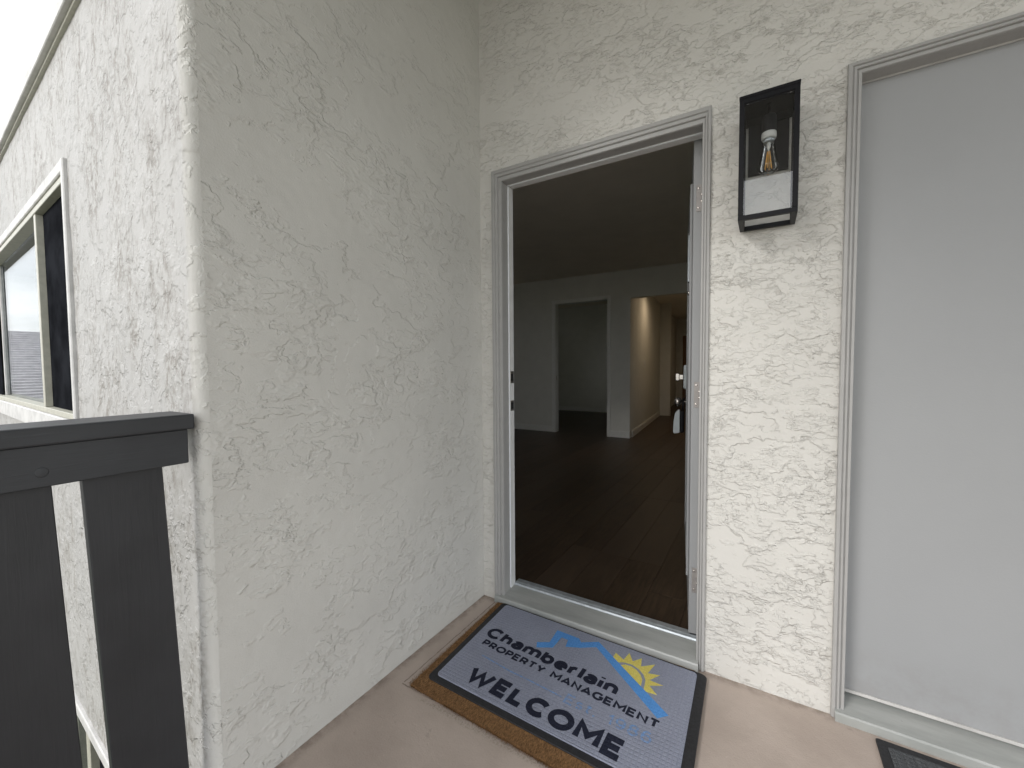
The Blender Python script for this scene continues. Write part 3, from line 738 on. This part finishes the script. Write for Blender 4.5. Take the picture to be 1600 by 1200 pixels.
MB().lathe([(.0065, .0), (.0055, -.018), (.0022, -.026), (.0018, -.040)], (BX, BY, 1.893), n=12).build('glass_stem', M['white'], bulb)
for k in range(6):
    a = k*pi/3+.3
    p0 = (BX+.0035*cos(a), BY+.0035*sin(a), 1.862); p1 = (BX+.0105*cos(a), BY+.0105*sin(a), 1.806)
    MB().tube([p0, p1], .00095, 6).build('filament', M['filament'], bulb)

# ------------------------------------------------------------------ mats
def rounded(x0, x1, y0, y1, r, k=5):
    pts = []
    for cx, cy, a0 in ((x1-r, y1-r, 0), (x0+r, y1-r, 90), (x0+r, y0+r, 180), (x1-r, y0+r, 270)):
        for i in range(k+1):
            a = R(a0+90*i/k); pts.append((cx+r*cos(a), cy+r*sin(a)))
    return pts
def slab(mb, pts, z0, z1, bev=.0, map_=None):
    mp_ = map_ or (lambda x, y: (x, y)); cx = sum(p[0] for p in pts)/len(pts); cy = sum(p[1] for p in pts)/len(pts)
    def inset(p, d):
        vx, vy = cx-p[0], cy-p[1]; return (p[0]+max(-d, min(d, vx)), p[1]+max(-d, min(d, vy)))
    rings = [(pts, z0)] + ([(pts, z1-bev), ([inset(p, bev) for p in pts], z1)] if bev else [(pts, z1)])
    vs_ = []; k = len(pts)
    for ps, z in rings: vs_ += [(*mp_(*p), z) for p in ps]
    fs = [tuple(reversed(range(k)))]
    for r_ in range(len(rings)-1):
        fs += [(r_*k+i, r_*k+(i+1) % k, (r_+1)*k+(i+1) % k, (r_+1)*k+i) for i in range(k)]
    fs.append(tuple(range((len(rings)-1)*k, len(rings)*k)))
    return mb.verts_faces(vs_, fs)
# coir mat underneath, with frayed fibres at its edge
cm = thing('coir_mat', (.58, -.33, 0), 'brown coir mat peeking out from under the printed grey doormat', 'doormat')
pts = []
for a, b_, n_ in (((1.00, -.03), (.104, -.030), 40), ((.104, -.03), (.118, -.636), 40), ((.118, -.636), (1.00, -.655), 60), ((1.0, -.655), (1.0, -.03), 20)):
    for i in range(n_):
        u = i/n_; pts.append((a[0]+(b_[0]-a[0])*u+random.uniform(-.0012, .0012), a[1]+(b_[1]-a[1])*u+random.uniform(-.0012, .0012)))
slab(MB(), pts, .0005, .0085, .002).build('coir_pile', M['coir'], cm)
fz = MB()
def fibre(x, y, dx_, dy_, z=.004, l=.012):
    a = math.atan2(dy_, dx_)+random.uniform(-1.1, 1.1); l *= random.uniform(.4, 1.3); w_ = .00055
    x2, y2 = x+cos(a)*l, y+sin(a)*l; px_, py_ = -sin(a)*w_, cos(a)*w_; z2 = max(.001, z+random.uniform(-.004, .004))
    fz.verts_faces([(x+px_, y+py_, z), (x-px_, y-py_, z), (x2-px_*.5, y2-py_*.5, z2), (x2+px_*.5, y2+py_*.5, z2+.0006)], [(0, 1, 2, 3)])
for i in range(2600):
    u = random.random(); fibre(.118+.88*u, -.634-.021*u+random.uniform(0, .006), 0, -1, random.uniform(.002, .008))
for i in range(1500):
    u = random.random(); fibre(.106+.013*u+random.uniform(0, .005), -.03-.6*u, -1, 0, random.uniform(.002, .008), .008)
for i in range(2600):
    u = random.random()
    if random.random() < .6: fibre(.12+.88*u, -.60-random.uniform(0, .035)-.02*u, random.uniform(-1, 1), random.uniform(-1, 1), .0086, .009)
    else: fibre(random.uniform(.107, .135), -.03-.6*u, random.uniform(-1, 1), random.uniform(-1, 1), .0086, .009)
fo = fz.build('loose_fibres', M['coir'], cm, normals=False); fo['kind'] = 'stuff'

def mapM(x, y): return (x + .018*min(1, max(0, -y/.6))*(1.0 if x < .5 else .7), y - .012*(x-.13)/.91)
dm = thing('printed_doormat', (.59, -.31, .0085), 'grey rectangular doormat with black rim and printed welcome lettering', 'doormat')
slab(MB(), rounded(.130, 1.043, -.582, -.028, .020), .0087, .0130, .0015, mapM).build('rubber_rim', M['rubber'], dm)
slab(MB(), rounded(.156, 1.010, -.556, -.038, .016), .0132, MATZ, .0012, mapM).build('carpet_pile', M['pile'], dm)
ZP = MATZ+.0004
def el(cx, cy, rx, ry, a0, a1, k=18):
    return [(cx+rx*cos(R(a0+(a1-a0)*i/k)), cy+ry*sin(R(a0+(a1-a0)*i/k))) for i in range(k+1)]
def ring_(cx, cy, rx, ry): return ('c', el(cx, cy, rx, ry, 90, 450, 30)[:-1])
GL = {
 'C': (.80, [el(.45, .5, .45, .5, 42, 318)]), 'W': (1.25, [[(0, 1), (.33, 0), (.625, .82), (.92, 0), (1.25, 1)]]),
 'E': (.62, [[(.62, 1), (0, 1), (0, 0), (.64, 0)], [(0, .5), (.55, .5)]]), 'L': (.56, [[(0, 1), (0, 0), (.56, 0)]]),
 'O': (.96, [ring_(.48, .5, .48, .5)]), 'M': (.92, [[(0, 0), (0, 1), (.46, .36), (.92, 1), (.92, 0)]]),
 'P': (.62, [[(0, 0), (0, 1), (.36, 1)] + el(.36, .70, .26, .30, 80, -80) + [(.36, .40), (0, .40)]]),
 'R': (.64, [[(0, 0), (0, 1), (.36, 1)] + el(.36, .70, .26, .30, 80, -80) + [(.36, .40), (0, .40)], [(.36, .40), (.64, 0)]]),
 'T': (.72, [[(0, 1), (.72, 1)], [(.36, 1), (.36, 0)]]), 'Y': (.74, [[(0, 1), (.37, .42), (.74, 1)], [(.37, .42), (.37, 0)]]),
 'A': (.82, [[(0, 0), (.41, 1), (.82, 0)], [(.13, .27), (.69, .27)]]), 'N': (.70, [[(0, 0), (0, 1), (.70, 0), (.70, 1)]]),
 'G': (.84, [el(.45, .5, .45, .5, 45, 325) + [(.84, .22), (.84, .47), (.56, .47)]]),
 'h': (.52, [[(0, 1), (0, 0)], [(0, .30)] + el(.26, .42, .26, .25, 170, 5) + [(.52, .35), (.52, 0)]]),
 'n': (.52, [[(0, .68), (0, 0)], [(0, .30)] + el(.26, .42, .26, .25, 170, 5) + [(.52, .35), (.52, 0)]]),
 'm': (.96, [[(0, .68), (0, 0)], [(0, .30)] + el(.24, .44, .24, .23, 170, 5) + [(.48, .35), (.48, 0)], [(.48, .30)] + el(.72, .44, .24, .23, 170, 5) + [(.96, .35), (.96, 0)]]),
 'a': (.50, [el(.25, .43, .25, .24, 150, 5) + [(.50, .38), (.50, 0)], ring_(.25, .19, .25, .19)]),
 'b': (.56, [[(0, 1), (0, 0)], ring_(.28, .335, .28, .335)]), 'e': (.56, [[(.02, .335), (.56, .335)] + el(.28, .335, .28, .335, 4, 312)]),
 'r': (.32, [[(0, .68), (0, 0)], [(0, .30)] + el(.28, .40, .28, .27, 170, 85)]), 'l': (0, [[(0, 1.02), (0, 0)]]),
 'i': (0, [[(0, .67), (0, 0)], [(0, 1.03), (0, .90)]]), '.': (0, [[(0, .09), (0, -.05)]]),
 's': (.42, [el(.21, .51, .20, .16, 35, 250) + el(.21, .17, .22, .17, 75, -145)]),
 't': (.36, [[(.13, .95), (.13, .20)] + el(.29, .17, .16, .17, 190, 280), [(0, .67), (.34, .67)]]),
 '1': (.26, [[(0, .80), (.26, 1.0), (.26, 0)]]), '9': (.60, [ring_(.30, .69, .30, .31), el(.30, .5, .30, .5, 5, -125)]),
 '8': (.60, [ring_(.30, .76, .26, .24), ring_(.30, .27, .30, .27)]), '6': (.60, [ring_(.30, .31, .30, .31), el(.30, .5, .30, .5, 185, 55)]), ' ': (.30, [])}
def strokes(poly, closed, hw):
    k = len(poly); P_ = [Vector(p) for p in poly]; out = []
    for i, p in enumerate(P_):
        a = P_[(i-1) % k] if (closed or i > 0) else None; b = P_[(i+1) % k] if (closed or i < k-1) else None
        d1 = (p-a).normalized() if a is not None else (b-p).normalized(); d2 = (b-p).normalized() if b is not None else d1
        n1 = Vector((-d1.y, d1.x)); n2 = Vector((-d2.y, d2.x)); mm = (n1+n2)
        mm = mm.normalized() if mm.length > 1e-4 else n1
        l = hw/max(.62, mm.dot(n1)); out.append((p+mm*l, p-mm*l))
    q = [(out[i][0], out[i][1], out[(i+1) % k][1], out[(i+1) % k][0]) for i in range(k if closed else k-1)]
    return q
def lettering(txt, p0, p1, h, mat, w_=.2, gap=.22):
    """one flat part per printed letter; p0, p1 = ends of the base line"""
    hw = w_/2; pens = []; x = 0
    for ch in txt:
        pens.append(x+hw); x += GL[ch][0]+w_+gap
    tot = x-gap; p0, p1 = Vector(p0), Vector(p1); d = (p1-p0)/tot; per = Vector((-d.y, d.x)).normalized()*h
    for ch, px_ in zip(txt, pens):
        b = MB(); lay = 0
        for st_ in GL[ch][1]:
            closed = isinstance(st_, tuple); pts_ = st_[1] if closed else st_
            for q in strokes([(px_+a, hw+c_*(1-w_)) for a, c_ in pts_], closed, hw):
                z = ZP + .00002*lay; lay += 1
                b.verts_faces([(*(p0+d*v.x+per*v.y), z) for v in q][::-1], [(0, 1, 2, 3)])
        if ch != ' ': b.build('letter', mat, dm, normals=False)
def drop_i(): pass
lettering('Chamberlain', (.197, -.281), (.780, -.316), .068, M['ink'], .25, .09)
lettering('PROPERTY MANAGEMENT', (.218, -.335), (.938, -.377), .037, M['ink'], .25, .09)
lettering('WELCOME', (.272, -.523), (.866, -.549), .080, M['ink'], .285, .10)
lettering('Est. 1986', (.633, -.432), (.928, -.444), .044, M['paleblue'], .16, .20)
def flat(name, polys, mat, z=ZP):
    b = MB()
    for p_ in polys: b.verts_faces([(x, y, z) for x, y in p_], [tuple(range(len(p_)))])
    o = b.build(name, mat, dm, normals=False)
    return o
def ccw(p_):
    a = sum(p_[i][0]*p_[(i+1) % len(p_)][1]-p_[(i+1) % len(p_)][0]*p_[i][1] for i in range(len(p_))); return p_ if a > 0 else p_[::-1]
# thin line left of the date
flat('thin_line', [ccw([(.262, -.383), (.40, -.3995), (.50, -.403), (.620, -.411), (.620, -.4165), (.50, -.409), (.40, -.4055), (.262, -.389)])], M['paleblue'])
roof = [[(.413, -.205), (.459, -.178), (.485, -.202), (.427, -.235)], [(.459, -.178), (.454, -.090), (.490, -.125), (.485, -.202)], [(.454, -.090), (.556, -.093), (.545, -.128), (.490, -.125)],
        [(.545, -.128), (.556, -.093), (.572, -.112), (.583, -.145), (.527, -.170), (.520, -.127)], [(.572, -.112), (.635, -.071), (.637, -.108), (.583, -.145)],
        [(.635, -.071), (.956, -.304), (.926, -.334), (.637, -.108)]]
flat('roof_outline', [ccw(p_) for p_ in roof], M['blue'])
tips = [(.716, -.099), (.763, -.072), (.813, -.078), (.866, -.086), (.894, -.134), (.915, -.180), (.905, -.236)]
val = [(.754, -.122), (.787, -.113), (.822, -.124), (.852, -.147), (.866, -.178), (.872, -.206)]
def roofy(x): return -.071-(x-.635)*(.233/.321)
inner = [(.760, -.136), (.790, -.133), (.817, -.143), (.840, -.162), (.853, -.186), (.856, -.212)]
ring = [(.714, -.128)] + [tips[0]]
for v_, t_ in zip(val, tips[1:]): ring += [v_, t_]
ring += [(.868, -.240)]
fan = [(.740, roofy(.740))] + inner + [(.858, roofy(.858))]
outer_poly = ring + fan[::-1]
def tri_poly(name, poly, mat, z=ZP):
    from mathutils.geometry import tessellate_polygon
    pl = ccw(poly); tr_ = tessellate_polygon([[Vector((x, y, 0)) for x, y in pl]])
    return MB().verts_faces([(x, y, z) for x, y in pl], [t_ for t_ in tr_]).build(name, mat, dm, normals=False)
tri_poly('sun_rays', outer_poly, M['yellow'])
disc = [(.752, roofy(.752)-.001)] + [(.766, -.1450), (.789, -.1425), (.811, -.151), (.831, -.169), (.842, -.189), (.845, -.212)] + [(.845, roofy(.845)-.001)]
tri_poly('sun_disc', disc, M['yellow'])

dm2 = thing('dark_doormat', (1.95, -.33, 0), 'dark grey doormat with black border in the bottom right corner', 'doormat')
slab(MB(), rounded(1.520, 2.40, -.62, -.045, .006), .0006, .0075, .0015).build('rubber_rim', M['rubber'], dm2)
b = MB(); xx = 1.546
slab(b, rounded(1.545, 2.375, -.595, -.070, .004), .0077, .0095, .0005); b.build('carpet_pile', M['pile2'], dm2)
ribs = MB()
for i in range(34): ribs.box(1.553+i*.0242, 1.553+i*.0242+.012, -.588, -.077, .0096, .0118, .001)
rb = ribs.build('ribs', M['pile2'], dm2)
